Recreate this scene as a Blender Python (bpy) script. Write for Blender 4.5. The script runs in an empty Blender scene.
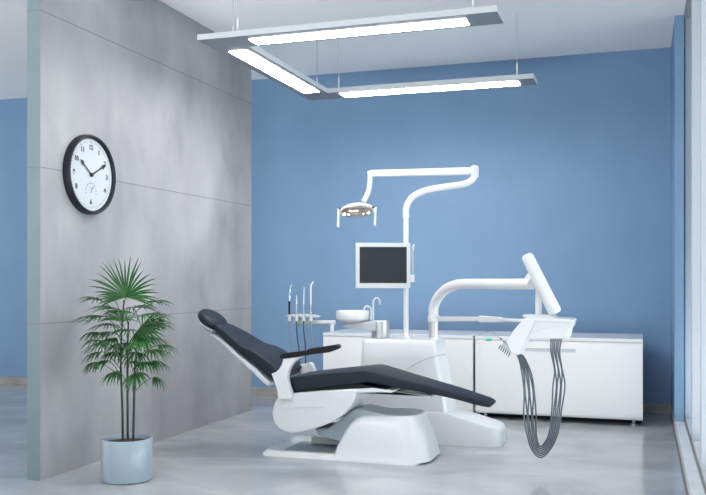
import bpy, bmesh, math, random
from mathutils import Vector, Matrix
random.seed(7)
PI = math.pi
col = bpy.context.scene.collection
scn = bpy.context.scene

# ---------------------------------------------------------------- camera
F_, CX_, HY_, CAM_H = 874.0, 353.0, 278.5, 1.15
YAW = math.atan(290 / 874.0)
SN, CS = math.sin(YAW), math.cos(YAW)
cd = bpy.data.cameras.new('camera'); cam = bpy.data.objects.new('camera', cd); col.objects.link(cam)
cam.location = (0, 0, CAM_H); cam.rotation_euler = (PI / 2, 0, YAW)
cd.sensor_width = 36; cd.lens = F_ / 706 * 36; cd.shift_y = 31.0 / 706; cd.clip_start = .02
scn.camera = cam

# ---------------------------------------------------------------- light and exposure
scn.view_settings.view_transform = 'Standard'; scn.view_settings.look = 'None'
scn.view_settings.exposure = -0.08; scn.view_settings.gamma = 1; scn.view_settings.use_curve_mapping = False
w = bpy.data.worlds.new('daylight'); scn.world = w; w.use_nodes = True
bg = w.node_tree.nodes['Background']; bg.inputs[0].default_value = (.50, .80, 1.0, 1); bg.inputs[1].default_value = .60

def area(name, loc, rot, sx, sy, power, color):
    l = bpy.data.lights.new(name, 'AREA'); l.shape = 'RECTANGLE'; l.size = sx; l.size_y = sy
    l.energy = power; l.color = color
    o = bpy.data.objects.new(name, l); col.objects.link(o); o.location = loc; o.rotation_euler = rot
    return o
# unseen fill lamps added to brighten the ceiling and the far left side
area('ceiling_fill_right', (1.3, 3.6, .2), (0, PI / 2 + .95, 0), 1.2, 7.5, 300, (1, .96, .93))  # added uplight for the ceiling, low outside the glass
area('ceiling_fill_rear', (-2.0, -1.2, .05), (PI, 0, 0), 6, 3, 680, (1, .97, .95))  # added lamp near floor level behind the camera, lifts the ceiling
area('left_fill', (-8.9, 3.5, 1.6), (0, -PI / 2, 0), 2.8, 8, 105, (1, .93, .88))  # added fill for the left area, no known window there
# daylight falling in through the glazed right side and added fill behind the camera
area('window_daylight', (1.6, 4.2, 2.1), (0, PI / 2 - .12, 0), 2.6, 5.5, 85, (1, 1, 1))
area('rear_fill', (-2.0, -3.2, 2.0), (PI / 2 - .1, 0, 0), 5, 2.6, 28, (1, .92, .86))  # added fill lamp, out of view, for surfaces facing the camera
EMIT = 38.0

def at(px, py, Y=None, z=None, X=None):
    u = (px - CX_) / F_; v = (HY_ - py) / F_
    dx = -SN + CS * u; dy = CS + SN * u
    d = Y / dy if Y is not None else (X / dx if X is not None else (z - CAM_H) / v)
    return Vector((dx * d, dy * d, CAM_H + v * d))

# ---------------------------------------------------------------- materials
def mat(name, color, rough=.5, metal=0, coat=0, spec=.5, bump=0, bscale=200):
    m = bpy.data.materials.new(name); m.use_nodes = True
    nt = m.node_tree; b = nt.nodes['Principled BSDF']
    b.inputs['Base Color'].default_value = (*color, 1); b.inputs['Roughness'].default_value = rough
    b.inputs['Metallic'].default_value = metal; b.inputs['Coat Weight'].default_value = coat
    b.inputs['Coat Roughness'].default_value = .08
    m.diffuse_color = (*color, 1)
    b.inputs['Specular IOR Level'].default_value = spec
    tc = nt.nodes.new('ShaderNodeTexCoord'); n = nt.nodes.new('ShaderNodeTexNoise')
    n.inputs['Scale'].default_value = bscale; nt.links.new(tc.outputs['Object'], n.inputs['Vector'])
    if bump:
        bp = nt.nodes.new('ShaderNodeBump'); bp.inputs['Strength'].default_value = bump; bp.inputs['Distance'].default_value = .002
        nt.links.new(n.outputs['Fac'], bp.inputs['Height']); nt.links.new(bp.outputs['Normal'], b.inputs['Normal'])
    else:
        mr = nt.nodes.new('ShaderNodeMapRange'); mr.inputs['To Min'].default_value = max(rough - .03, 0); mr.inputs['To Max'].default_value = rough + .03
        nt.links.new(n.outputs['Fac'], mr.inputs['Value']); nt.links.new(mr.outputs[0], b.inputs['Roughness'])
    return m

def noisy(name, c1, c2, scale, stretch=(1, 1, 1), rough=.5, rough2=None, detail=6, lo=.3, hi=.7, bump=0, distort=0, c3=None, spec=.5):
    m = bpy.data.materials.new(name); m.use_nodes = True
    nt = m.node_tree; b = nt.nodes['Principled BSDF']; L = nt.links
    tc = nt.nodes.new('ShaderNodeTexCoord'); mp = nt.nodes.new('ShaderNodeMapping'); mp.inputs['Scale'].default_value = stretch
    L.new(tc.outputs['Object'], mp.inputs['Vector'])
    n = nt.nodes.new('ShaderNodeTexNoise'); n.inputs['Scale'].default_value = scale; n.inputs['Detail'].default_value = detail; n.inputs['Distortion'].default_value = distort
    L.new(mp.outputs[0], n.inputs['Vector'])
    r = nt.nodes.new('ShaderNodeValToRGB'); r.color_ramp.elements[0].position = lo; r.color_ramp.elements[1].position = hi
    r.color_ramp.elements[0].color = (*c1, 1); r.color_ramp.elements[1].color = (*c2, 1)
    L.new(n.outputs['Fac'], r.inputs[0]); out = r.outputs[0]
    if c3:
        n2 = nt.nodes.new('ShaderNodeTexNoise'); n2.inputs['Scale'].default_value = scale * 3.1; n2.inputs['Detail'].default_value = 4
        L.new(mp.outputs[0], n2.inputs['Vector'])
        mr = nt.nodes.new('ShaderNodeMapRange'); mr.inputs['From Min'].default_value = .42; mr.inputs['From Max'].default_value = .72; mr.inputs['To Max'].default_value = .6
        L.new(n2.outputs['Fac'], mr.inputs['Value'])
        mx = nt.nodes.new('ShaderNodeMix'); mx.data_type = 'RGBA'; L.new(mr.outputs[0], mx.inputs[0]); L.new(out, mx.inputs[6]); mx.inputs[7].default_value = (*c3, 1); out = mx.outputs[2]
    L.new(out, b.inputs['Base Color'])
    b.inputs['Roughness'].default_value = rough; b.inputs['Specular IOR Level'].default_value = spec
    if rough2 is not None:
        mr = nt.nodes.new('ShaderNodeMapRange'); mr.inputs['To Min'].default_value = rough; mr.inputs['To Max'].default_value = rough2
        L.new(n.outputs['Fac'], mr.inputs['Value']); L.new(mr.outputs[0], b.inputs['Roughness'])
    if bump:
        bp = nt.nodes.new('ShaderNodeBump'); bp.inputs['Strength'].default_value = bump; bp.inputs['Distance'].default_value = .003
        L.new(n.outputs['Fac'], bp.inputs['Height']); L.new(bp.outputs['Normal'], b.inputs['Normal'])
    return m

def emis(name, color, s):
    m = bpy.data.materials.new(name); m.use_nodes = True; nt = m.node_tree
    b = nt.nodes['Principled BSDF']; b.inputs['Base Color'].default_value = (.9, .9, .9, 1)
    b.inputs['Emission Color'].default_value = (*color, 1); b.inputs['Emission Strength'].default_value = s
    return m

M = {}
M['blue'] = noisy('blue_wall_paint', (.19, .318, .485), (.205, .336, .51), 3, rough=.55, bump=.05, spec=.3)
M['ceiling'] = noisy('ceiling_paint', (.88, .89, .90), (.90, .91, .92), 1.2, rough=.8)
M['concrete'] = noisy('concrete_panel', (.225, .225, .238), (.40, .395, .405), 1.9, (1, 1, .6), rough=.5, rough2=.65, detail=8, bump=.15, distort=.25, c3=(.31, .31, .325))
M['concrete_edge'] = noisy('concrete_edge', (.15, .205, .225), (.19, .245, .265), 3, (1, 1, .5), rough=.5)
M['joint'] = mat('concrete_joint', (.17, .17, .18), .8)  # plain grey of the concrete panel joints
M['floor'] = noisy('polished_floor', (.28, .29, .305), (.50, .51, .525), 1.6, (.8, 1.1, 1), rough=.09, rough2=.17, detail=7, distort=.6, c3=(.36, .37, .39))
M['stone'] = noisy('baseboard_stone', (.30, .28, .26), (.40, .37, .34), 6, rough=.4)
M['white'] = mat('white_plastic', (.69, .705, .72), .28, coat=.25)
M['matte_white'] = mat('white_lacquer', (.84, .84, .84), .35)
M['worktop'] = mat('white_worktop', (.72, .74, .77), .22)
M['bluegrey'] = mat('grey_plastic', (.34, .40, .44), .45)
M['leather'] = mat('dark_blue_leather', (.011, .017, .028), .5, spec=.28, bump=.12, bscale=350)
M['black'] = mat('black_plastic', (.005, .006, .008), .45, spec=.25)
M['darkrim'] = mat('dark_rim', (.010, .012, .018), .4, spec=.3)
M['steel'] = mat('brushed_steel', (.55, .57, .58), .38, metal=.8)
M['chrome'] = mat('chrome', (.75, .77, .8), .12, metal=1)
M['alu'] = mat('grey_aluminium', (.50, .53, .56), .45)
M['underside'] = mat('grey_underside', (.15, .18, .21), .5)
M['bezel'] = mat('silver_bezel', (.62, .64, .66), .35)
M['screen'] = mat('dark_screen', (.028, .032, .038), .22)
M['hose'] = mat('grey_hose', (.085, .105, .135), .35)
M['greyhose'] = mat('light_grey_hose', (.24, .26, .28), .35)
M['hosedark'] = mat('dark_grey_hose', (.05, .055, .065), .4)
M['pale'] = mat('pale_clock_face', (.50, .535, .57), .6, spec=.2)
M['ink'] = mat('black_ink', (.02, .02, .025), .5)
M['pot'] = mat('pale_blue_ceramic', (.29, .36, .42), .3, coat=.4)
M['soil'] = noisy('dark_soil', (.012, .009, .006), (.06, .045, .03), 60, rough=.9, bump=.6)
M['stem'] = noisy('dark_stem', (.012, .018, .012), (.035, .045, .028), 30, rough=.6)
M['leaf'] = noisy('palm_leaf', (.006, .045, .010), (.028, .14, .024), 9, rough=.38)
M['teal'] = mat('green_tip', (.10, .55, .42), .4)
M['brass'] = mat('brass', (.6, .42, .15), .3, metal=1)
M['frame_grey'] = mat('window_frame_grey', (.60, .65, .72), .35)
M['sill'] = noisy('pale_sill_stone', (.55, .57, .6), (.68, .70, .73), 6, rough=.3)
M['sill_dark'] = mat('brown_sill_edge', (.16, .15, .15), .4)
M['header'] = mat('beige_header', (.55, .54, .54), .6)
M['panel'] = emis('lit_diffuser', (1, .96, .94), EMIT)
M['led'] = emis('warm_led', (1, .86, .5), 14)
M['tealglass'] = mat('lamp_reflector', (.42, .36, .36), .2, metal=.6)
M['cream'] = mat('lamp_shell', (.74, .74, .68), .3)
gm = bpy.data.materials.new('window_glass'); gm.use_nodes = True; nt = gm.node_tree
nt.nodes.remove(nt.nodes['Principled BSDF'])
tr = nt.nodes.new('ShaderNodeBsdfTransparent'); tr.inputs[0].default_value = (.90, .95, .96, 1)
gl = nt.nodes.new('ShaderNodeBsdfGlossy'); gl.inputs['Roughness'].default_value = .02
fr = nt.nodes.new('ShaderNodeFresnel'); fr.inputs[0].default_value = 1.45
mx = nt.nodes.new('ShaderNodeMixShader'); nt.links.new(fr.outputs[0], mx.inputs[0]); nt.links.new(tr.outputs[0], mx.inputs[1]); nt.links.new(gl.outputs[0], mx.inputs[2])
nt.links.new(mx.outputs[0], nt.nodes['Material Output'].inputs[0]); M['glass'] = gm

# ---------------------------------------------------------------- helpers
def link(name, bm, m, parent=None, bevel=0, seg=2, smooth=True, sub=0):
    me = bpy.data.meshes.new(name)
    bmesh.ops.remove_doubles(bm, verts=bm.verts, dist=1e-6)
    bmesh.ops.recalc_face_normals(bm, faces=bm.faces)
    bm.to_mesh(me); bm.free(); me.materials.append(M[m] if isinstance(m, str) else m)
    o = bpy.data.objects.new(name, me); col.objects.link(o)
    if smooth:
        me.polygons.foreach_set('use_smooth', [True] * len(me.polygons))
        try:
            me.set_sharp_from_angle(angle=math.radians(42))
        except Exception:
            pass
    if bevel:
        b = o.modifiers.new('bevel', 'BEVEL'); b.width = bevel; b.segments = seg; b.limit_method = 'ANGLE'; b.angle_limit = math.radians(40)
        b.harden_normals = False
    if sub:
        s = o.modifiers.new('subdivision', 'SUBSURF'); s.levels = sub; s.render_levels = sub
    if parent:
        o.parent = parent; o.matrix_parent_inverse = Matrix.Translation(-parent.location)
    return o

def thing(name, label, cat, loc=(0, 0, 0), group=None):
    o = bpy.data.objects.new(name, None); col.objects.link(o); o.location = loc; o.empty_display_size = .1
    o['label'] = label; o['category'] = cat
    if group: o['group'] = group
    return o
def tag(o, label, cat, group=None):
    o['label'] = label; o['category'] = cat
    if group: o['group'] = group
    return o
def struct(o): o['kind'] = 'structure'; return o

def box(bm, x0, x1, y0, y1, z0, z1):
    v = [bm.verts.new(p) for p in [(x0, y0, z0), (x1, y0, z0), (x1, y1, z0), (x0, y1, z0), (x0, y0, z1), (x1, y0, z1), (x1, y1, z1), (x0, y1, z1)]]
    for f in [(0, 3, 2, 1), (4, 5, 6, 7), (0, 1, 5, 4), (1, 2, 6, 5), (2, 3, 7, 6), (3, 0, 4, 7)]: bm.faces.new([v[i] for i in f])
    return bm
def B(*a): return box(bmesh.new(), *a)

def smooth_path(pts, n=6):
    P = [Vector(p) for p in pts]
    if len(P) < 3: return P
    out = []
    for i in range(len(P) - 1):
        p0 = P[max(i - 1, 0)]; p1 = P[i]; p2 = P[i + 1]; p3 = P[min(i + 2, len(P) - 1)]
        for k in range(n):
            t = k / n
            out.append(.5 * ((2 * p1) + (p2 - p0) * t + (2 * p0 - 5 * p1 + 4 * p2 - p3) * t * t + (3 * p1 - p0 - 3 * p2 + p3) * t ** 3))
    out.append(P[-1]); return out

def tube(bm, pts, r, n=12, rad=None, cap=True, squash=None):
    P = [Vector(p) for p in pts]; rings = []; up = None
    for i, p in enumerate(P):
        t = (P[min(i + 1, len(P) - 1)] - P[max(i - 1, 0)]).normalized()
        if up is None:
            up = Vector((0, 0, 1)) if abs(t.z) < .9 else Vector((0, 1, 0))
        s = t.cross(up).normalized(); up = s.cross(t).normalized()
        rr = rad[i] if rad else r
        q = squash or (1, 1)
        rings.append([bm.verts.new(p + (s * math.cos(2 * PI * k / n) * q[0] + up * math.sin(2 * PI * k / n) * q[1]) * rr) for k in range(n)])
    for a, b in zip(rings, rings[1:]):
        for k in range(n): bm.faces.new([a[k], a[(k + 1) % n], b[(k + 1) % n], b[k]])
    if cap: bm.faces.new(rings[0][::-1]); bm.faces.new(rings[-1])
    return bm
def T(pts, r, **k): return tube(bmesh.new(), pts, r, **k)

def lathe(bm, prof, c=(0, 0, 0), n=40, axis='z', sx=1, sy=1):
    rings = []
    for r, h in prof:
        ring = []
        for k in range(n):
            a = 2 * PI * k / n; u, v = r * math.cos(a) * sx, r * math.sin(a) * sy
            p = {'z': (u, v, h), 'x': (h, u, v), 'y': (u, h, v)}[axis]
            ring.append(bm.verts.new((c[0] + p[0], c[1] + p[1], c[2] + p[2])))
        rings.append(ring)
    for a, b in zip(rings, rings[1:]):
        for k in range(n): bm.faces.new([a[k], a[(k + 1) % n], b[(k + 1) % n], b[k]])
    bm.faces.new(rings[0]); bm.faces.new(rings[-1])
    return bm

def prism(pts, Yn, Yf):
    """outline seen from the front, given on the near face plane, with real depth"""
    bm = bmesh.new(); a = []; b = []
    for p in pts:
        q = at(p[0], p[1], Y=Yn); a.append(bm.verts.new((q.x, Yn, q.z))); b.append(bm.verts.new((q.x, Yf, q.z)))
    bm.faces.new(a); bm.faces.new(b[::-1])
    for i in range(len(a)):
        j = (i + 1) % len(a); bm.faces.new([a[i], b[i], b[j], a[j]])
    return bm

def rsec(hw, h, r, n=4):
    """rounded rectangle section, top at 0, bottom at -h, half width hw"""
    r = min(r, hw * .98, h * .49); out = []
    for cx_, cy_, a0 in ((hw - r, -r, 0), (-hw + r, -r, 90), (-hw + r, -h + r, 180), (hw - r, -h + r, 270)):
        for k in range(n + 1):
            a = math.radians(a0 + 90 * k / n); out.append((cx_ + r * math.cos(a), cy_ + r * math.sin(a)))
    return out

def loft(st, r=.02, yc=5.44, capround=True):
    """stations (X, Z, half width, thickness[, offset below]) along the XZ plane, sections across Y"""
    bm = bmesh.new(); rings = []
    for i, s in enumerate(st):
        a = st[max(i - 1, 0)]; b = st[min(i + 1, len(st) - 1)]
        t = Vector((b[0] - a[0], 0, b[1] - a[1])).normalized(); n = Vector((-t.z, 0, t.x))
        if n.z < 0: n = -n
        off = s[4] if len(s) > 4 else 0
        rings.append([bm.verts.new(Vector((s[0], yc, s[1])) + n * (v - off) + Vector((0, u, 0))) for u, v in rsec(s[2], s[3], r)])
    for a, b in zip(rings, rings[1:]):
        m_ = len(a)
        for k in range(m_): bm.faces.new([a[k], a[(k + 1) % m_], b[(k + 1) % m_], b[k]])
    bm.faces.new(rings[0][::-1]); bm.faces.new(rings[-1])
    return bm

def dense(st, n=4):
    """smooth interpolation of stations"""
    out = []; L_ = len(st)
    for i in range(L_ - 1):
        p0, p1, p2, p3 = st[max(i - 1, 0)], st[i], st[i + 1], st[min(i + 2, L_ - 1)]
        for k in range(n):
            t = k / n
            out.append(tuple(.5 * ((2 * b) + (c - a) * t + (2 * a - 5 * b + 4 * c - d) * t * t + (3 * b - a - 3 * c + d) * t ** 3) for a, b, c, d in zip(p0, p1, p2, p3)))
    out.append(st[-1]); return out

def stack(levels, n=10, power=None):
    """plan outlines stacked in height: (z, x0, x1, y0, y1, r) rounded rectangles"""
    bm = bmesh.new(); rings = []
    for z, x0, x1, y0, y1, r in levels:
        if not isinstance(r, tuple): r = (r, r)
        rl, rr = [min(q, (x1 - x0) * .49, (y1 - y0) * .499) for q in r]
        ring = []
        for cx_, cy_, a0, q in ((x1 - rr, y1 - rr, 0, rr), (x0 + rl, y1 - rl, 90, rl), (x0 + rl, y0 + rl, 180, rl), (x1 - rr, y0 + rr, 270, rr)):
            for k in range(n + 1):
                a = math.radians(a0 + 90 * k / n); ring.append(bm.verts.new((cx_ + q * math.cos(a), cy_ + q * math.sin(a), z)))
        rings.append(ring)
    for a, b in zip(rings, rings[1:]):
        m_ = len(a)
        for k in range(m_): bm.faces.new([a[k], a[(k + 1) % m_], b[(k + 1) % m_], b[k]])
    bm.faces.new(rings[0][::-1]); bm.faces.new(rings[-1])
    return bm

# ---------------------------------------------------------------- the room
CH = 3.12; BY = 7.918
struct(link('floor', B(-9, 1.0, -3.5, BY + .2, -.12, 0), 'floor', smooth=False))
struct(link('ceiling', B(-9, .291, -3.5, BY + .2, CH, CH + .15), 'ceiling', smooth=False))
struct(link('wall_back', B(-9, .7, BY, BY + .2, 0, CH), 'blue', smooth=False))
#struct(link('wall_left', B(-9.2, -9, -3.5, BY + .2, 0, CH), 'blue', smooth=False))
struct(link('baseboard_back', B(-9, .226, BY - .02, BY, 0, .073), 'stone', smooth=False))
struct(link('wall_right', B(.226, .291, 6.98, BY, .08, CH), 'blue', smooth=False))
# concrete partition, panels with fine joints
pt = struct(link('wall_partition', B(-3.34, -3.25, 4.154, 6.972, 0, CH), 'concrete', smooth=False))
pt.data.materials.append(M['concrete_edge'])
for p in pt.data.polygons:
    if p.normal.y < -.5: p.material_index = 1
for k in (1, 2, 3):
    j = link('trim_joint', B(-3.342, -3.2485, 4.1525, 6.9735, .892 * k - .0018, .892 * k + .0018), 'joint', parent=pt, smooth=False)
# right glazing: sill, header, posts, glass
sl = struct(link('trim_1', B(.226, .302, -3.5, BY, 0, .08), 'sill', smooth=False, bevel=.004))
link('sill_edge', B(.218, .2259, -3.5, BY - .02, 0, .022), 'sill_dark', parent=sl, smooth=False)
link('sill_track', B(.292, .306, -3.5, BY, .08, .088), 'sill_dark', parent=sl, smooth=False)
struct(link('trim_2', B(.302, .62, -3.5, BY, 0, .08), 'sill', smooth=False))
struct(link('trim_3', B(.291, .62, -3.5, BY, CH + .03, CH + .2), 'header', smooth=False))
wn = struct(link('window_1', B(.43, .438, -3.5, BY, .08, CH + .03), 'glass', smooth=False))
posts_y = [7.18, 6.20, 5.23, 4.26, 3.28, 2.31, 1.34, .37, -.6, -1.57, -2.54]
for y in posts_y:
    link('window_frame', B(.307, .43, y, y + .10, .08, CH + .03), 'frame_grey', parent=wn, smooth=False, bevel=.004)
link('window_frame', B(.40, .46, -3.5, 6.97, .08, .13), 'frame_grey', parent=wn, smooth=False)
link('window_frame', B(.40, .46, -3.5, 6.97, CH - .06, CH), 'frame_grey', parent=wn, smooth=False)
struct(link('ground', B(.72, 60, -30, 60, -.3, -.2), 'sill', smooth=False))

# ---------------------------------------------------------------- pendant light
pl = thing('pendant_light', 'U-shaped grey suspended ceiling light with three glowing white bars', 'ceiling light', (-2.0, 5.7, 2.6))
z0, z1 = 2.60, 2.635
X0, X1, Y0, Y1 = -2.575, -.752, 4.75, 6.65; Wd = .235
bars = [(X0, X1, Y0, Y0 + Wd), (X0, X0 + Wd, Y0 + Wd, Y1 - Wd), (X0, X1, Y1 - Wd, Y1)]
fr = thing  # (frame as one continuous mesh)
bm = bmesh.new()
pts = [(X0, Y0), (X1, Y0), (X1, Y0 + Wd), (X0 + Wd, Y0 + Wd), (X0 + Wd, Y1 - Wd), (X1, Y1 - Wd), (X1, Y1), (X0, Y1)]
lo = [bm.verts.new((x, y, z0)) for x, y in pts]; hi = [bm.verts.new((x, y, z1)) for x, y in pts]
bm.faces.new(lo[::-1]); bm.faces.new(hi)
for i in range(8): bm.faces.new([lo[i], lo[(i + 1) % 8], hi[(i + 1) % 8], hi[i]])
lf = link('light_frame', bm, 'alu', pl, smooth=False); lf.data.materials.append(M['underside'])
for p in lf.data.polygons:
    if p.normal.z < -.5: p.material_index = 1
for x0, x1, y0, y1 in [(X0 + .31, X1 - .19, Y0 + .075, Y0 + Wd - .04), (X0 + .065, X0 + Wd - .045, Y0 + .30, Y1 - .30), (X0 + .32, X1 - .12, Y1 - Wd + .045, Y1 - .045)]:
    link('light_diffuser', B(x0, x1, y0, y1, z0 - .004, z0 + .002), 'panel', pl, smooth=False)
for px, ys in ((237.7, Y0 + Wd / 2), (249, None), (312.4, Y1 - Wd / 2 - .1), (338.7, Y1 - Wd / 2), (516.9, Y1 - Wd / 2), (473, Y0 + Wd / 2)):
    if ys is None: q = Vector((X0 + Wd / 2, 5.0, 0)); 
    elif px == 312.4: q = Vector((X0 + Wd / 2, 6.50, 0))
    else: q = at(px, 200, Y=ys)
    wr = link('suspension_wire', T([(q.x, q.y, z1), (q.x, q.y, CH)], .0028, n=6), 'steel', pl)
    link('wire_sleeve', T([(q.x, q.y, z1), (q.x, q.y, z1 + .11)], .006, n=8), 'matte_white', wr)

# ---------------------------------------------------------------- wall clock
cy, cz, cr = 4.598, 1.788, .245; wx = -3.25
ck = thing('wall_clock', 'round black-rimmed wall clock with pale face on the concrete wall', 'clock', (wx, cy, cz))
link('clock_rim', lathe(bmesh.new(), [(cr, wx), (cr, wx + .030), (cr - .005, wx + .045), (cr - .012, wx + .048), (cr - .020, wx + .043), (cr - .024, wx + .030), (cr - .025, wx + .004)], (0, cy, cz), 64, 'x'), 'darkrim', ck)
link('clock_face', lathe(bmesh.new(), [(cr - .024, wx + .018), (cr - .024, wx + .024)], (0, cy, cz), 64, 'x'), 'pale', ck)
fx = wx + .0245
def flat_yz(polys, x, th=.0012):
    bm = bmesh.new()
    for poly in polys:
        a = [bm.verts.new((x, cy + u, cz + v)) for u, v in poly]; b = [bm.verts.new((x + th, cy + u, cz + v)) for u, v in poly]
        bm.faces.new(a[::-1]); bm.faces.new(b)
        for i in range(len(a)): bm.faces.new([a[i], a[(i + 1) % len(a)], b[(i + 1) % len(a)], b[i]])
    return bm
def bar2(a, r0, r1, w_, o=(0, 0)):
    d = (math.sin(a), math.cos(a)); n = (d[1], -d[0])
    return [(o[0] + d[0] * r + n[0] * s, o[1] + d[1] * r + n[1] * s) for r, s in ((r0, -w_), (r1, -w_), (r1, w_), (r0, w_))]
link('minute_ticks', flat_yz([bar2(2 * PI * k / 60, .196, .201 if k % 5 else .206, .0012) for k in range(60)], fx), 'ink', ck, smooth=False)
def hand(a, r, w_):
    d = (math.sin(a), math.cos(a)); n = (d[1], -d[0])
    return [(d[0] * q + n[0] * s, d[1] * q + n[1] * s) for q, s in ((-.012, w_ * .7), (r * .72, w_ * .6), (r * .76, w_ * 2.2), (r, 0), (r * .76, -w_ * 2.2), (r * .72, -w_ * .6), (-.012, -w_ * .7))]
link('hour_hand', flat_yz([hand(math.radians(-54), .140, .0075)], fx + .005), 'ink', ck, smooth=False)
link('minute_hand', flat_yz([hand(math.radians(62), .170, .0066)], fx + .008), 'ink', ck, smooth=False)
link('hand_pivot', lathe(bmesh.new(), [(.013, fx), (.013, fx + .012), (.006, fx + .014)], (0, cy, cz), 20, 'x'), 'ink', ck)
so = (0, -.105)
link('small_dial', flat_yz([bar2(math.radians(a), .048, .060, .0012, so) for a in range(-100, 101, 20)] + [bar2(math.radians(35), -.008, .045, .0016, so)] + [bar2(math.radians(90), -.014, .014, .0012, (so[0], so[1] + .024))], fx), 'ink', ck, smooth=False)
def numeral(s, u, v, size):
    c_ = bpy.data.curves.new('numeral', 'FONT'); c_.body = s; c_.size = size; c_.align_x = 'CENTER'; c_.align_y = 'CENTER'; c_.extrude = .0006; c_.offset = .0013
    t_ = bpy.data.objects.new('tmp_text', c_); col.objects.link(t_)
    dg = bpy.context.evaluated_depsgraph_get(); me = bpy.data.meshes.new_from_object(t_.evaluated_get(dg))
    bpy.data.objects.remove(t_); me.materials.clear(); me.materials.append(M['ink'])
    o = bpy.data.objects.new('numeral', me); col.objects.link(o)
    o.matrix_world = Matrix.Translation((fx + .0007, cy + u, cz + v)) @ Matrix(((0, 0, 1, 0), (1, 0, 0, 0), (0, 1, 0, 0), (0, 0, 0, 1)))
    o.parent = ck; o.matrix_parent_inverse = Matrix.Translation(-ck.location)
for k in (12, 1, 2, 3, 4, 6, 8, 9, 10, 11):
    a = 2 * PI * k / 12; numeral(str(k), .168 * math.sin(a), .168 * math.cos(a), .042)

# ---------------------------------------------------------------- storage cabinets
CY = 7.13; CB = 7.80
def cabinet(label, x0, x1, splits, handles, group, slabx):
    t = thing('storage_cabinet', label, 'cabinet', ((x0 + x1) / 2, (CY + CB) / 2, 0), group)
    link('cabinet_body', B(x0, x1, CY + .018, CB, .047, .652), 'matte_white', t, bevel=.002)
    link('cabinet_top', B(slabx[0], slabx[1], CY - .004, CB + .01, .652, .680), 'worktop', t, bevel=.003)
    for i, (a, b) in enumerate(splits):
        z_lo = .062
        d = link('cabinet_door', B(a + .0015, b - .0015, CY, CY + .018, z_lo, .649), 'matte_white', t, bevel=.002)
        for h in handles:
            if a < h[0] < b:
                link('door_handle', B(h[0], h[1], CY - .006, CY + .001, h[2], h[2] + .005), 'alu', d, smooth=False)
                link('door_handle', B(h[0], h[1], CY - .003, CY + .001, h[2] - .022, h[2]), 'bezel', d, smooth=False, bevel=.001)
    for fx_ in (x0 + .07, x1 - .07):
        for fy in (CY + .09, CB - .09):
            link('cabinet_foot', lathe(bmesh.new(), [(.028, 0), (.028, .008), (.012, .014), (.012, .036), (.022, .041), (.022, .047)], (fx_, fy, 0), 20), 'steel', t)
    link('cabinet_plinth', B(x0 + .01, x1 - .01, CY + .16, CY + .175, .0, .047), 'black', t, smooth=False)
    return t
xs = at(474, 413, Y=CY).x
cabinet('long low white cabinet at the right with a recessed pull handle', xs + .010, 0, [(xs + .010, 0)], [(-.923, -.507, .585)], 'low white cabinets', (xs + .010, 0))
xl = at(323, 337, Y=CY).x
cabinet('low white cabinet at the left behind the treatment unit and basin', xl, xs - .010, [(xl, xl + .66), (xl + .66, xs - .010)], [], 'low white cabinets', (xl, xs - .010))

# ---------------------------------------------------------------- dental treatment unit
UY, UB = 5.95, 6.20
du = thing('dental_unit', 'white floor-standing dental unit with column, foot and basin bracket behind the chair', 'dental unit', (-1.6, 6.08, 0))
lv = []
for z, xa, xb in ((0.0, -1.95, -1.26), (.05, -1.948, -1.262), (.27, -1.938, -1.298), (.448, -1.928, -1.33), (.60, -1.918, -1.356), (.685, -1.913, -1.37), (.708, -1.908, -1.375), (.716, -1.90, -1.383), (.718, -1.885, -1.398)):
    e = 0 if z < .7 else (.006 if z < .71 else (.014 if z < .717 else .03))
    lv.append((z, xa, xb, UY + e, UB + .10 - e, .035))
link('unit_body', stack(lv), 'white', du)
gp = [(405, 370.5), (412, 365.5), (420, 361), (430, 357.3), (440, 355.2), (446, 354.4)]
bm = bmesh.new(); tube(bm, smooth_path([at(x, y, Y=UY - .0005) for x, y in gp]), .0045, n=8)
link('groove', bm, 'bezel', du)
xe = at(502.0, 446, Y=6.02).x; yn, yf = 5.93, 6.28; cyc = (yn + yf) / 2; hw0 = (yf - yn) / 2
ztl = at(445, 412.4, Y=5.95).z; xtl = at(445, 412, Y=5.95).x; ztr = at(502, 429.4, Y=5.95).z
bmx = bmesh.new(); rings = []
for k in range(27):
    x = -1.93 + (xtl + .01 + 1.93) * k / 4 if k < 4 else xtl + .01 + (xe - .09 - xtl - .01) * (k - 4) / 10
    hw = hw0
    if k > 14:
        a = (k - 14) / 12 * PI / 2; x = xe - .09 + .09 * math.sin(a); hw = hw0 - .09 + .09 * max(math.cos(a), .05)
    zt_ = ztl + (ztr - ztl) * max(0, (x - xtl) / (xe - .03 - xtl)); r_ = .014
    if x > xe - .03: zt_ -= .022 * ((x - xe + .03) / .03) ** 2
    sec = [(-hw, 0), (-hw, zt_ - r_), (-hw + .004, zt_ - .004), (-hw + r_, zt_), (hw - r_, zt_), (hw - .004, zt_ - .004), (hw, zt_ - r_), (hw, 0)]
    rings.append([bmx.verts.new((x, cyc + u, v)) for u, v in sec])
for a, b in zip(rings, rings[1:]):
    for k in range(8): bmx.faces.new([a[k], a[(k + 1) % 8], b[(k + 1) % 8], b[k]])
bmx.faces.new(rings[0][::-1]); bmx.faces.new(rings[-1])
link('unit_foot', bmx, 'white', du)

PY = 6.10
def P(px, py, Y=PY): return at(px, py, Y=Y)
base1 = P(406, 338); bx = base1.x
# lamp column
q = [(bx, PY, .715), (bx, PY, P(406, 217).z)]
link('lamp_column', T(q, .019, n=20), 'white', du)
link('column_collar', lathe(bmesh.new(), [(.034, .715), (.034, .722), (.021, .735)], (bx, PY, 0), 24), 'white', du)
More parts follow.
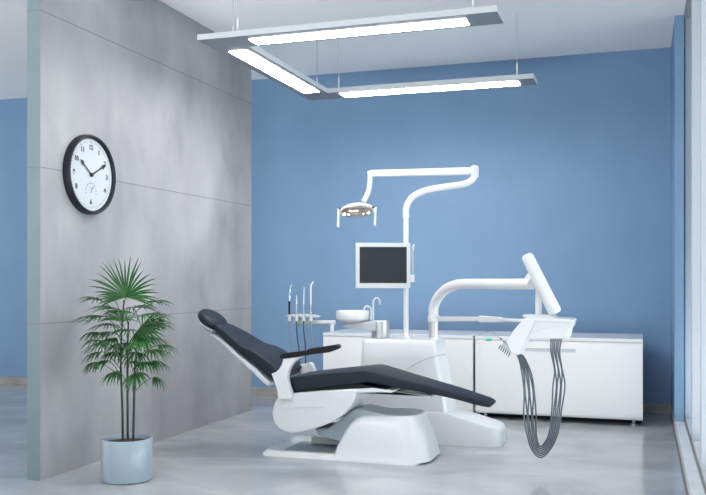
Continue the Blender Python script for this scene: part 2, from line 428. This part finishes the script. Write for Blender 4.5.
# tray arm column
b2 = P(433.5, 339)
link('arm_column', T([(b2.x, PY, .715), (b2.x, PY, P(433.5, 315).z)], .034, n=24), 'steel', du)
link('column_collar', lathe(bmesh.new(), [(.040, .715), (.040, .725), (.036, .728)], (b2.x, PY, 0), 24), 'white', du)
link('arm_collar', lathe(bmesh.new(), [(.037, P(433, 322).z), (.041, P(433, 321.5).z), (.041, P(433, 316).z), (.037, P(433, 315).z)], (b2.x, PY, 0), 28), 'bezel', du)
HD = 5.33  # depth plane of the delivery head
e1 = at(532, 284, Y=5.42)
apts = [(b2.x, PY, P(433.5, 316).z), (b2.x + .003, PY, P(433.5, 307).z), P(438, 297.5, 6.07), P(446, 289.2, 6.0), P(457, 284.7, 5.93), P(470, 283.8, 5.83), P(490, 283.9, 5.70), tuple(at(510, 284, Y=5.57)), tuple(e1)]
link('support_arm', T(smooth_path(apts, 8), .035, n=24), 'white', du)
# lamp arm
lp = [(bx, PY, P(406, 216).z), (bx + .001, PY, P(406.5, 208).z), P(409.5, 200.5), P(415.5, 195), P(426.5, 190.3), P(441, 187.6), P(457.4, 185.2), P(467, 183), P(473, 178.6), P(475, 172)]
link('lamp_arm', T(smooth_path(lp, 8), .0235, n=20, rad=None), 'white', du)
link('column_joint', lathe(bmesh.new(), [(.025, P(406, 217.5).z), (.025, P(406, 216).z), (.0235, P(406, 215.8).z)], (bx, PY, 0), 24), 'bezel', du)

# operating lamp: swing arm, drop arm, head
ol = thing('operating_lamp', 'white dental operating lamp with glowing warm LEDs on a jointed swing arm', 'lamp', tuple(P(357, 208, 5.9)))
a = P(474.5, 171, PY); b = P(370, 173.5, 5.95)
def beam(a, b, w0, h0, w1, h1):
    bm = bmesh.new(); t = (b - a).normalized(); s = t.cross(Vector((0, 0, 1))).normalized(); u = s.cross(t)
    A = [bm.verts.new(a + s * x * w0 + u * y * h0) for x, y in ((-1, -1), (1, -1), (1, 1), (-1, 1))]
    C_ = [bm.verts.new(b + s * x * w1 + u * y * h1) for x, y in ((-1, -1), (1, -1), (1, 1), (-1, 1))]
    bm.faces.new(A[::-1]); bm.faces.new(C_)
    for i in range(4): bm.faces.new([A[i], A[(i + 1) % 4], C_[(i + 1) % 4], C_[i]])
    return bm
link('swing_arm', beam(a, b, .022, .026, .020, .023), 'white', ol, bevel=.008, seg=3)
link('arm_knuckle', lathe(bmesh.new(), [(.012, a.z - .05), (.029, a.z - .045), (.030, a.z + .028), (.020, a.z + .036)], (a.x, a.y, 0), 24), 'bezel', ol)
link('drop_arm', T(smooth_path([b + Vector((0, 0, .018)), P(370, 180, 5.95), P(369, 189, 5.95), P(367, 195, 5.94), P(363.5, 201.5, 5.92)], 6), .018, n=18), 'white', ol)
hc = P(357, 209.5, 5.88)
hb = bmesh.new(); lathe(hb, [(.03, .038), (.062, .033), (.095, .018), (.118, .002), (.122, -.010), (.119, -.018)][::-1], (0, 0, 0), 44)
rot = Matrix.Rotation(math.radians(-4), 4, 'Y') @ Matrix.Rotation(math.radians(-25), 4, 'X')
TM = Matrix.Translation(hc) @ Matrix.Rotation(YAW, 4, 'Z') @ rot @ Matrix.Diagonal((1, .72, .85, 1))
hb.transform(TM); link('lamp_head', hb, 'cream', ol)
hb = bmesh.new(); lathe(hb, [(.112, -.019), (.108, -.026), (.075, -.040), (.03, -.048)], (0, 0, 0), 44); hb.transform(TM); rf = link('lamp_reflector', hb, 'tealglass', ol)
for x, y in ((-.092, .0), (-.060, .0), (.042, .0), (.078, .0)):
    hb = bmesh.new(); bmesh.ops.create_uvsphere(hb, u_segments=14, v_segments=8, radius=.010)
    hb.transform(TM @ Matrix.Translation((x, y, -.037))); link('led', hb, 'led', rf)
tb_ = T([(-.055, -.062, -.036), (.005, -.062, -.040)], .006, n=8); tb_.transform(TM); link('lamp_tube', tb_, 'led', rf)
for px, py0, py1 in ((338.6, 208.5, 227), (375.4, 207, 225.5)):
    p0 = at(px, py0, Y=5.86); p1 = at(px - .6, py1, Y=5.86)
    h_ = link('lamp_handle', T([p0, p1], .0085, n=14), 'white', ol)
    s_ = 1 if px < 350 else -1
    link('handle_mount', T([p0, p0 + Vector((s_ * .022, 0, -.002))], .007, n=10), 'darkrim', h_)

# monitor
MY = 6.02
mo = thing('monitor', 'grey-framed monitor with a blank dark screen on the lamp column', 'monitor', tuple(P(383, 266, MY)))
mc = P(383, 265.6, MY); d_ = (-SN * mc.x + CS * mc.y); k_ = d_ / F_
RM = Matrix.Translation(mc) @ Matrix.Rotation(YAW + .06, 4, 'Z')
def mbox(x0, x1, y0, y1, z0_, z1_):
    bm = B(x0 * k_, x1 * k_, y0, y1, z0_ * k_, z1_ * k_); bm.transform(RM); return bm
link('monitor_frame', mbox(-27.3, 27.3, -.012, .028, -22.6, 22.6), 'bezel', mo, bevel=.004)
link('screen', mbox(-23.6, 23.6, -.0155, -.011, -17.4, 18.6), 'screen', mo, smooth=False)
link('mount_bracket', mbox(19, 27, .027, .055, -6, 6), 'bezel', mo, bevel=.003)
ic = thing('intraoral_camera', 'slim grey handheld dental camera hanging at the right edge of the monitor', 'dental camera', tuple(P(413, 262, MY)))
link('camera_holder', mbox(27.4, 31.6, -.01, .012, -16.5, -9), 'white', ic, bevel=.002)
bm = T([RM @ Vector((29.6 * k_, 0, v * k_)) for v in (-15, -8, 0, 8, 15, 21)], .01, n=12, rad=[.005, .010, .012, .011, .008, .005]); link('camera_body', bm, 'bluegrey', ic)
link('camera_tip', T([RM @ Vector((30 * k_, 0, 14 * k_)), RM @ Vector((31 * k_, 0, 21.5 * k_))], .006, n=10), 'white', ic)

# spittoon: steel bracket column, plate, bowl, spouts
sp = thing('spittoon', 'white round dental spittoon bowl on a grey bracket with curved water spouts', 'spittoon', tuple(P(380, 330)))
sc_ = P(380.5, 339); zt = P(380, 320.5).z
link('bracket_column', lathe(bmesh.new(), [(.065, .7185), (.065, zt - .004), (.061, zt)], (sc_.x, PY, 0), 40), 'steel', sp)
bc = P(352.5, 322, 6.08); bcx = bc.x
bm = bmesh.new(); pa = [P(343, 327, 6.06), P(374, 331.5, 6.0), P(374, 321.5, 6.0), P(352, 323, 6.06)]
a_ = [bm.verts.new((p.x, 6.02, p.z)) for p in pa]; b_ = [bm.verts.new((p.x, 6.16, p.z)) for p in pa]
bm.faces.new(a_); bm.faces.new(b_[::-1])
for i in range(4): bm.faces.new([a_[i], b_[i], b_[(i + 1) % 4], a_[(i + 1) % 4]])
link('bowl_bracket', bm, 'alu', sp, bevel=.006)
zb = P(352, 319).z; ztp = P(352, 310.5).z
link('bowl', lathe(bmesh.new(), [(.035, zb - .052), (.045, zb - .03), (.085, zb - .018), (.108, zb - .010), (.119, zb - .001), (.121, zb + .006), (.121, ztp - .004), (.118, ztp), (.108, ztp - .003), (.09, zb + .02), (.02, zb + .006)], (bcx, 6.08, 0), 48), 'white', sp)
def spout(pts): link('water_spout', T(smooth_path([P(x, y, 6.1) for x, y in pts], 6), .0065, n=10), 'white', sp)
spout([(371.2, 320.5), (371.2, 312), (370.4, 307.8), (367.5, 306.2), (365, 307.2), (363.8, 310.5)])
spout([(373.2, 320.5), (373.2, 304), (374.2, 299.6), (376.8, 297.8), (379.3, 299.8), (380.2, 304.5)])

# tray arm and delivery head
dh = thing('instrument_delivery_head', 'white dental delivery head with hanging grey hose loops beside the foot end', 'delivery head', tuple(at(540, 330, Y=HD)))
k0 = at(433.5, 318.8, Y=PY); k1 = at(482, 319, Y=5.78); k2 = at(502, 319.8, Y=5.6)
link('flat_arm', beam(Vector((k0.x + .03, k0.y, k0.z)), k1, .012, .017, .012, .014), 'bezel', du, bevel=.004)
link('tray_handle', beam(k1 - (k2 - k1).normalized() * .02, k2, .016, .022, .012, .016), 'bezel', du, bevel=.006)
link('tray_link', T([k2, at(526, 320.8, Y=HD + .08)], .011, n=12), 'white', du)
# diagonal balance arm
ta = at(527.8, 257.5, Y=5.36); tb = at(554.5, 311, Y=5.42)
dd = (tb - ta).normalized()
link('balance_arm', T([ta - dd * .022, ta - dd * .016, ta, tb, tb + dd * .012], .037, n=28, rad=[.018, .030, .037, .041, .036]), 'white', du)
link('arm_block', beam(at(527.5, 274, Y=5.44), at(535, 280, Y=5.44), .02, .03, .02, .03), 'white', du, bevel=.006)
st_ = at(538.6, 300, Y=5.46)
link('head_post', T([(st_.x, 5.46, at(538, 287, Y=5.46).z), (st_.x, 5.46, at(538, 316, Y=5.46).z)], .020, n=20), 'white', du)
zp = at(540, 316, Y=5.44).z
link('swivel_plate', lathe(bmesh.new(), [(.105, zp - .006), (.105, zp + .004), (.10, zp + .008)], (st_.x + .01, 5.45, 0), 44), 'white', dh)
yn, yf = HD - .07, HD + .17
hp = [(527, 319), (534, 320.6), (570.5, 321.5), (573, 322.5), (572, 327), (570, 329.5), (568, 338.8), (545, 338.8), (520, 338.8), (516, 330)]
link('head_housing', prism(hp, yn, yf), 'white', dh, bevel=.006, seg=3)
link('head_lid', prism([(526, 317.2), (571.5, 319.3), (573.4, 320.5), (573.4, 322.6), (526, 321)], yn - .01, yf + .01), 'white', dh, bevel=.004)
link('groove', T(smooth_path([at(x, y, Y=yn - .0005) for x, y in ((533, 333), (545, 328.5), (558, 326), (569, 325))]), .0022, n=6), 'bezel', dh)
# sloping instrument panel at the left of the head
wing = [(524, 318.2), (529.5, 319.2), (534, 321.5), (518.6, 355.2), (511.2, 352.6), (506, 341.5), (513, 331)]
link('instrument_panel', prism(wing, yn - .03, yf - .02), 'white', dh, bevel=.003, seg=3)
rk = link('instrument_rack', prism([(500.2, 346), (509.8, 352.8), (511.5, 349.8), (503, 343)], yn - .02, yf - .06), 'alu', dh, bevel=.002)
for k in range(6):
    p = at(500.5 + 1.9 * k, 345.2 + 1.45 * k, Y=yn - .022)
    link('rack_slot', T([p, p + Vector((-.010, 0, -.024))], .0034, n=8), 'hose', dh)
# hoses: six loops from the sloping panel down and back up under the head
for k in range(6):
    g = k / 5; Yk = yn + .01 + .02 * k; wob = (-1) ** k * .7
    ptsh = [(516.4 + 5.6 * g, 353.5 + 1.2 * g), (519.6 + 6.6 * g, 361), (522.4 + 9.5 * g, 376), (523.6 + 11.5 * g + wob, 394), (524.4 + 11.0 * g - wob, 415), (527.0 + 9.0 * g, 434 - 2 * g), (531.5 + 6 * g, 449 - 8 * g), (540 + .5 * g, 457.5 - 11 * g), (549.5 - 3.5 * g, 450.5 - 10 * g), (557.5 - 8 * g, 434 - 3 * g), (561.5 - 9.6 * g, 410), (564.2 - 10.5 * g + wob, 386), (563.0 - 9 * g - wob, 370), (559.6 - 8.5 * g, 352), (561.8 - 10.6 * g, 337)]
    link('hose', T(smooth_path([at(x, y, Y=Yk) for x, y in ptsh], 5), .0048, n=10), 'hose', dh)
# syringe in the rack
sy = thing('dental_syringe', 'thin metal syringe with a green tip resting at the left of the delivery head', 'syringe', tuple(at(490, 339, Y=HD)))
link('syringe_needle', T([at(493, 332.2, Y=HD), at(503, 340.8, Y=HD)], .0022, n=8), 'brass', sy)
link('syringe_barrel', T([at(500, 338.2, Y=HD), at(506, 343.5, Y=HD)], .004, n=10), 'darkrim', sy)
link('syringe_body', T([at(482, 339.4, Y=HD - .02), at(503, 340.4, Y=HD - .02), at(506, 342, Y=HD - .02)], .0030, n=8), 'alu', sy)
bm = bmesh.new()
tube(bm, [at(x, 339.6, Y=HD - .02) for x in (485.6, 486.4, 489, 491.6, 492.4)], .01, n=12, rad=[.005, .009, .0105, .007, .003])
link('green_tip', bm, 'teal', sy)

# ---------------------------------------------------------------- assistant instrument holder on the left cabinet
AY = 7.22
ah = thing('instrument_holder', 'white arm with oval instrument rest standing on the left cabinet end', 'instrument holder', tuple(at(332, 333, Y=AY)))
pz = at(332, 322.4, Y=AY).z; pxx = at(332, 322, Y=AY).x
link('holder_post', T([(pxx, AY, .680), (pxx, AY, pz)], .017, n=16), 'white', ah)
link('holder_arm', T([at(294.5, 322.2, Y=AY), (pxx + .028, AY, pz)], .019, n=18), 'white', ah)
p = at(303, 316.2, Y=AY - .04)
bm = bmesh.new(); bmesh.ops.create_uvsphere(bm, u_segments=32, v_segments=14, radius=1); bm.transform(Matrix.Translation(p) @ Matrix.Diagonal((.165, .048, .020, 1)))
link('instrument_rest', bm, 'white', ah)
link('rest_bracket', T([at(297, 320, Y=AY), p], .012, n=10), 'bezel', ah)
IY = AY - .105
tools = [(289.3, 283.5, 'dental handpiece with a black grip, leftmost in the oval rest', 'k', 2.2),
         (296.6, 295, 'short slender silver scaler, second in the oval rest', 's', 0),
         (303.6, 287, 'straight thin silver suction tube, third in the oval rest', 's', .5),
         (310.8, 282, 'tall curved-tip white suction tube at the right end of the oval rest', 'w', 2.0)]
for i, (px, yt, lab, kind, hook) in enumerate(tools):
    t = thing('dental_handpiece', lab, 'dental instrument', tuple(at(px, 317, Y=IY)), 'instruments in the oval rest')
    if kind == 'k':
        link('grip', T([at(px, 317, Y=IY), at(px, 301, Y=IY)], .0085, n=14), 'black', t)
        link('handpiece_neck', T(smooth_path([at(px, 301, Y=IY), at(px + .3, 296, Y=IY), at(px + .8, 289, Y=IY), at(px + 2.4, 284, Y=IY)], 4), .0065, n=12), 'chrome', t)
    elif kind == 'w':
        link('suction_tip', T(smooth_path([at(px, 317, Y=IY), at(px, 302, Y=IY), at(px, 288, Y=IY), at(px + .6, 284.5, Y=IY), at(px + 2.6, 281.8, Y=IY)], 4), .0065, n=12), 'matte_white', t)
        link('grip', T([at(px, 318, Y=IY), at(px, 305, Y=IY)], .0085, n=12), 'chrome', t)
    else:
        link('grip', T([at(px, 318, Y=IY), at(px, 304, Y=IY)], .009, n=12, rad=[.009, .006]), 'chrome', t)
        link('handpiece_tip', T([at(px, 304, Y=IY), at(px + hook, yt, Y=IY)], .004, n=10, rad=[.006, .003]), 'matte_white', t)
    link('holder_clip', lathe(bmesh.new(), [(.016, at(px, 321, Y=IY).z), (.016, at(px, 314.5, Y=IY).z)], (at(px, 318, Y=IY).x, IY, 0), 16), 'bezel', t)
    x2 = px + (2.2, 2.0, 1.0, -.6)[i]
    link('instrument_hose', T(smooth_path([at(px, 320, Y=IY), at(px + .2, 332, Y=IY), at(px + 1.8, 345, Y=IY), at(x2 + 1, 358, Y=IY), at(x2 + 1.5, 385, Y=IY), (at(x2 + 2, 385, Y=IY).x, IY + .02, .012), (at(x2 + 14, 385, Y=IY).x, IY + .35, .012)], 5), .0062, n=8), 'greyhose' if i in (0, 3) else 'hosedark', t)

# ---------------------------------------------------------------- dental chair
dc = thing('dental_chair', 'reclined dental chair with dark blue padding and white base', 'dental chair', (-1.8, 5.44, 0))
YC = 5.44
def st(px, py, hw, th, off=0):
    q = at(px, py, Y=YC - hw); return (q.x, q.z, hw, th, off)
back = [st(215.3, 324.6, .10, .030), st(217.5, 326.2, .115, .042), (st(228.8, 334.8, .15, .048)), st(242, 346.0, .185, .052), st(252, 350.5, .205, .070), st(262.7, 357, .215, .080), st(272, 365, .215, .080), st(280, 372.5, .21, .075)]
link('backrest', loft(dense(back, 4), .014), 'leather', dc)
shell = [st(211, 326.0, .06, .018, .050), st(217.5, 328.0, .10, .022, .050), st(228.8, 336.4, .14, .026, .05), st(242, 347.6, .178, .028, .055), st(252, 353, .198, .034, .070), st(262.7, 360, .208, .036, .076), st(272, 369, .208, .036, .078), st(278, 374.5, .2, .034, .076)]
link('back_shell', loft(dense(shell, 4), .012), 'white', dc)
# headrest disc
hp_ = at(213, 319.6, Y=YC); ang = math.radians(38)
bm = bmesh.new(); lathe(bm, [(.07, -.034), (.098, -.030), (.110, -.016), (.112, .004), (.104, .020), (.085, .028), (.05, .031)], (0, 0, 0), 44)
bm.transform(Matrix.Translation(hp_) @ Matrix.Rotation(ang, 4, 'Y') @ Matrix.Diagonal((.92, 1.25, 1, 1)))
hd = link('headrest', bm, 'leather', dc)
bm = bmesh.new(); lathe(bm, [(.05, -.052), (.085, -.048), (.10, -.034), (.102, -.026)], (0, 0, 0), 40)
bm.transform(Matrix.Translation(hp_) @ Matrix.Rotation(ang, 4, 'Y') @ Matrix.Diagonal((.92, 1.25, 1, 1)))
link('headrest_shell', bm, 'white', hd)
q1 = at(209.5, 327.5, Y=YC - .02); q2 = at(217, 332, Y=YC - .05)
link('headrest_bracket', beam(q1, q2, .045, .012, .045, .015), 'bluegrey', dc, bevel=.005)
# seat and leg rest
seat = [st(285, 378.8, .20, .095), st(291, 377.4, .205, .100), st(322, 373.8, .205, .092), st(345, 371.6, .205, .088), st(358, 370.3, .205, .084), st(364, 370.2, .205, .080), st(371, 371.4, .20, .074), st(395, 377.3, .175, .064), st(429, 385.6, .142, .052), st(455, 392.7, .130, .042), st(474.5, 398.6, .120, .038)]
tail = [st(483, 400.9, .112, .036), st(489, 402.4, .095, .034), st(492.4, 403.2, .072, .030, .001), st(494.3, 403.7, .045, .024, .004), st(495.0, 403.9, .022, .016, .008)]
link('seat_cushion', loft(dense(seat, 3) + tail, .013), 'leather', dc)
link('seat_frame', prism([(356, 386.8), (430, 396.0), (430, 398.8), (392, 392.2), (356, 393.5)], YC - .12, YC + .12), 'white', dc, bevel=.004)
link('seat_support', prism([(290, 388.5), (345, 384.5), (360, 384), (392, 390.8), (392, 392.6), (345, 390.5), (290, 394)], YC - .19, YC + .19), 'black', dc, bevel=.004)
link('seat_rail', prism([(346, 389.8), (372, 388.2), (392, 391.0), (392.5, 392.8), (380, 392.4), (355, 393)], YC - .215, YC + .215), 'white', dc, bevel=.003)
# white side shell
sh = [(278.3, 396.0), (290, 393.6), (320, 391.2), (345, 389.6), (354, 389.4), (356, 391.2), (355.2, 397), (352.8, 403), (348, 409.5), (341.5, 416), (333, 421.6), (322, 426.2), (311, 429.8), (300, 432.2), (291, 432.8), (284.5, 431.6), (279.2, 428.8), (275, 424), (272.6, 418.5), (272, 413), (273, 407), (275.2, 401)]
link('under_shell', prism(sh, YC - .235, YC + .20), 'white', dc, bevel=.014, seg=4)
link('shell_seam', T(smooth_path([at(x, y, Y=YC - .2355) for x, y in ((279, 398), (279.6, 403.5), (281.5, 407), (286, 408.2), (300, 407.6), (324, 407))], 5), .0022, n=6), 'bezel', dc)
br = [(271.2, 373.8), (275.5, 372.2), (279, 369), (281.4, 365), (282.6, 361), (282.8, 358.2), (290, 357.0), (303, 356.2), (299, 358.0), (294.5, 361.2), (290.5, 366), (288, 371.5), (286.6, 378.2), (288.2, 385.5), (291, 393.6), (291, 399), (278, 399.5), (276.8, 390), (274.4, 382.5)]
link('armrest_bracket', prism(br, YC - .275, YC - .225), 'white', dc, bevel=.008, seg=3)
ar = [(279.2, 355.2), (283, 353.6), (306.5, 350.4), (309, 348.6), (324, 346.6), (335.6, 344.6), (337.4, 345.8), (337.4, 348.5), (335.5, 349.7), (328, 352.6), (312.3, 354.4), (296, 357.4), (282.6, 359.0), (279.6, 357.6)]
link('armrest_pad', prism(ar, YC - .29, YC - .215), 'black', dc, bevel=.006, seg=3)
link('side_bracket', prism([(299.8, 364.2), (302, 364.6), (309, 362.6), (312, 363.6), (314.5, 371), (314, 380), (300.5, 380)], YC + .18, YC + .22), 'white', dc, bevel=.004)
# lifting column, base plate, base block
lk = [(351, 400), (358, 402.5), (385, 410), (372, 428), (343, 436), (331.5, 437.5), (322, 428), (340, 412)]
link('lift_arm', prism([(328, 428), (341, 419), (352, 410), (360, 409.5), (386, 415), (380, 420), (344, 444), (318, 435), (314, 429)], YC - .13, YC + .13), 'bluegrey', dc, bevel=.01)
bx0, bx1, by0, by1 = -2.365, -1.315, 5.20, 5.80
bm = bmesh.new(); 
def rr(x0, x1, y0, y1, r, n=6):
    o = []
    for a, b, a0 in ((x1 - r, y1 - r, 0), (x0 + r, y1 - r, 90), (x0 + r, y0 + r, 180), (x1 - r, y0 + r, 270)):
        for k in range(n + 1):
            t = math.radians(a0 + 90 * k / n); o.append((a + r * math.cos(t), b + r * math.sin(t)))
    return o
loops = []
for z, g, r in ((0, 0, .06), (.018, .004, .06), (.034, .022, .05), (.034, .058, .04), (.012, .085, .03), (.012, .10, .02)):
    loops.append([bm.verts.new((x, y, z)) for x, y in rr(bx0 + g, bx1 - g, by0 + g, by1 - g, r)])
for a, b in zip(loops, loops[1:]):
    for k in range(len(a)): bm.faces.new([a[k], a[(k + 1) % len(a)], b[(k + 1) % len(a)], b[k]])
bm.faces.new(loops[0][::-1]); bm.faces.new(loops[-1])
bp_ = link('base_plate', bm, 'white', dc)
link('base_pan', stack([(.0125, bx0 + .105, bx1 - .105, by0 + .105, by1 - .105, .03), (.0150, bx0 + .105, bx1 - .105, by0 + .105, by1 - .105, .03)]), 'bluegrey', dc, smooth=False)
link('pivot_block', prism([(311, 437), (342, 439.5), (342, 446), (311, 443)], 5.56, 5.64), 'cream', dc, bevel=.004)
lv = []
for (pl_, py_), (pr_, _) in (((332.6, 459.5), (437.5, 0)), ((333.2, 454.5), (437, 0)), ((336.5, 446), (435, 0)), ((340.7, 438), (433, 0)), ((344.8, 430), (430.3, 0)), ((349.5, 423.5), (428.3, 0)), ((355.5, 419), (427.2, 0)), ((361.5, 416.4), (426.2, 0))):
    i_ = len(lv) / 7
    yn_ = 5.20 + .065 * i_; q = at(pl_, py_, Y=yn_); 
    lv.append((max(q.z, 0.012 if not lv else 0), q.x, at(pr_ - 5.5, py_, Y=5.36).x, yn_, 5.72 - .075 * i_, (.02 + .02 * i_, .15)))
z7 = lv[-1]
lv.append((z7[0] + .008, z7[1] + .05, z7[2] - .004, z7[3] + .006, z7[4] - .006, (.05, .15)))
lv.append((z7[0] + .011, z7[1] + .09, z7[2] - .014, z7[3] + .016, z7[4] - .016, (.05, .14)))
link('base_block', stack(lv), 'white', dc)
zc = lv[-1]
link('base_top_pad', stack([(zc[0] - .002, zc[1] + .04, zc[2] - .006, zc[3] + .01, zc[4] - .01, (.05, .13)), (zc[0] + .0015, zc[1] + .04, zc[2] - .006, zc[3] + .01, zc[4] - .01, (.05, .13))]), 'bluegrey', dc)

# ---------------------------------------------------------------- potted palm
pc = at(126.7, 479.5, z=0); 
pp = thing('potted_palm', 'tall green fan palm in a pale blue round pot by the concrete wall', 'plant', tuple(pc))
R = .145
link('pot', lathe(bmesh.new(), [(R - .012, 0), (R - .003, .006), (R, .02), (R, .235), (R - .003, .24), (R - .010, .24), (R - .013, .235), (R - .014, .20)], pc, 56), 'pot', pp)
bm = bmesh.new(); lathe(bm, [(R - .013, .19), (R - .0135, .212), (.07, .222), (.02, .226)], pc, 40); link('soil', bm, 'soil', pp)
PYc = pc.y
def frond(hub, direction, n, L_, spread, droop, wid=.0068, facing=None):
    """fan of pointed leaflets around a hub"""
    bm = bmesh.new(); d = Vector(direction).normalized()
    up = Vector(facing) if facing else Vector((0, 0, 1))
    side = d.cross(up)
    if side.length < .1: side = Vector((1, 0, 0))
    side.normalize(); nrm = side.cross(d).normalized()
    for k in range(n):
        f_ = (k / (n - 1)) * 2 - 1; a = f_ * spread + random.uniform(-.04, .04)
        ld = d * math.cos(a) + side * math.sin(a) + nrm * random.uniform(-.06, .06)
        ln = L_ * (1 - .22 * abs(f_) ** 1.5) * random.uniform(.86, 1.06)
        prev = None; p = Vector(hub); segs = 6
        for s in range(segs + 1):
            t = s / segs
            w_ = wid * (.35 + 1.3 * t if t < .45 else .935 * (1 - ((t - .45) / .55) ** 1.6) + .02)
            ws = (ld.cross(nrm)).normalized()
            fold = nrm * w_ * .45
            cur = [bm.verts.new(p - ws * w_ + fold), bm.verts.new(p), bm.verts.new(p + ws * w_ + fold)]
            if prev:
                bm.faces.new([prev[0], prev[1], cur[1], cur[0]]); bm.faces.new([prev[1], prev[2], cur[2], cur[1]])
            prev = cur
            ld = (ld + Vector((0, 0, -droop * (.3 + t)))).normalized()
            p = p + ld * (ln / segs)
    return bm
stems = [[(122.8, 437), (122.4, 410), (121, 370), (121.5, 335), (124, 300)], [(127.8, 437), (127.6, 410), (127.5, 370), (127.8, 340), (128.5, 322)], [(133.0, 437), (134.0, 405), (134.6, 375), (136.5, 350), (142, 330)]]
sy_ = [PYc - .02, PYc + .03, PYc - .01]
tops = []
for s_, y_ in zip(stems, sy_):
    P_ = [at(x, y, Y=y_) for x, y in s_]; P_[0].z = .205; tops.append(P_)
    n_ = len(smooth_path(P_, 5)); link('stem', T(smooth_path(P_, 5), .006, n=8, rad=[.0075 - .0035 * i / n_ for i in range(n_)]), 'stem', pp)
# (stem index, hub px, hub depth offset, direction, count, length, spread, droop, facing)
FR = [
 (0, (126, 297), -.02, (.05, -.25, 1), 25, .225, 1.75, .10, (.1, -1, .25)),
 (0, (100, 300), .10, (-1, .2, .35), 9, .15, .8, .22, None),
 (1, (146, 303), .05, (1, .1, .35), 10, .17, .8, .20, None),
 (0, (106, 317), -.08, (-1, -.3, .2), 13, .185, .95, .20, None),
 (2, (143, 315), -.05, (1, -.2, .25), 13, .175, 1.0, .20, None),
 (1, (122, 322), .08, (-.5, .4, .7), 12, .15, 1.1, .20, None),
 (2, (140, 328), -.06, (.9, -.4, -.25), 20, .17, 1.5, .10, (.2, -1, .5)),
 (1, (112, 332), -.12, (-.8, -.7, .1), 13, .15, 1.1, .25, None),
 (0, (97, 332), .02, (-1, .1, 0), 9, .125, .9, .30, None),
 (2, (148, 338), .08, (1, .4, .1), 11, .14, 1.0, .25, None),
 (0, (108, 343), -.02, (-1, -.1, .1), 13, .16, .9, .30, None),
 (1, (124, 343), -.10, (.2, -1, -.1), 13, .14, 1.2, .25, None),
 (0, (104, 352), -.06, (-1, -.3, .1), 11, .15, .9, .35, None),
 (2, (150, 350), -.04, (1, -.2, .15), 13, .14, 1.1, .30, None),
 (1, (135, 352), -.12, (.5, -.9, .0), 13, .14, 1.2, .30, None),
 (0, (110, 361), -.10, (-.8, -.5, .1), 13, .14, 1.0, .32, None),
 (2, (152, 361), .04, (1, .1, .1), 11, .12, 1.0, .35, None),
 (1, (128, 362), .06, (.3, .8, .1), 11, .13, 1.1, .30, None),
 (1, (119, 371), -.12, (-.5, -.8, -.1), 13, .12, 1.2, .35, None),
 (2, (135, 373), -.12, (.3, -.7, -.5), 12, .115, 1.3, .25, (0, -1, .6)),
 (2, (154, 377), -.02, (.9, -.2, -.1), 8, .095, .9, .50, None),
 (0, (115, 300), .10, (-.6, .5, .6), 12, .14, 1.0, .20, None),
 (1, (137, 341), .08, (.6, .5, .4), 12, .14, 1.1, .25, None),
 (0, (113, 309), .04, (-.8, .3, .3), 13, .16, 1.1, .20, None),
 (2, (134, 308), .02, (.8, -.5, .3), 13, .16, 1.1, .20, None),
 (1, (130, 330), -.14, (0, -1, .2), 15, .14, 1.4, .20, None),
 (0, (101, 341), .05, (-1, .2, .2), 10, .14, .8, .30, None),
 (2, (147, 326), .04, (1, .2, .3), 12, .16, .9, .25, None),
 (1, (118, 352), -.10, (-.4, -.9, .1), 13, .13, 1.2, .30, None),
 (2, (143, 362), -.08, (.8, -.6, .1), 12, .13, 1.0, .30, None),
 (0, (112, 325), .06, (-.9, .4, .2), 13, .16, 1.0, .22, None),
 (2, (150, 320), .02, (1, -.1, .2), 12, .15, .9, .25, None),
 (1, (125, 312), -.08, (-.1, -1, .3), 15, .14, 1.4, .18, None),
 (0, (116, 338), -.12, (-.5, -.9, .0), 13, .14, 1.2, .28, None),
 (2, (141, 340), -.12, (.6, -.9, .0), 13, .14, 1.2, .28, None),
 (1, (131, 345), .08, (.2, .9, .2), 13, .15, 1.2, .25, None),
 (0, (98, 362), .02, (-1, .1, 0), 10, .12, .9, .40, None),
 (2, (158, 345), .00, (1, .1, .1), 11, .13, 1.0, .30, None),
]
for si, (hx, hy_), dy, dr, n, L_, spd, drp, fc in FR:
    hub = at(hx, hy_, Y=sy_[si] + dy)
    fo = link('frond', frond(hub, dr, int(n * 1.15), L_ * (1.2 if n < 25 else 1.12), spd, drp, facing=fc), 'leaf', pp, smooth=False)
    best = min(smooth_path(tops[si], 5), key=lambda p: abs(p.z - (hub.z - .09)))
    mid = (best + hub) / 2 + Vector((0, 0, .012))
    link('leaf_stalk', T(smooth_path([best, mid, hub], 4), .0022, n=6), 'leaf', fo)
bpy.context.view_layer.update()
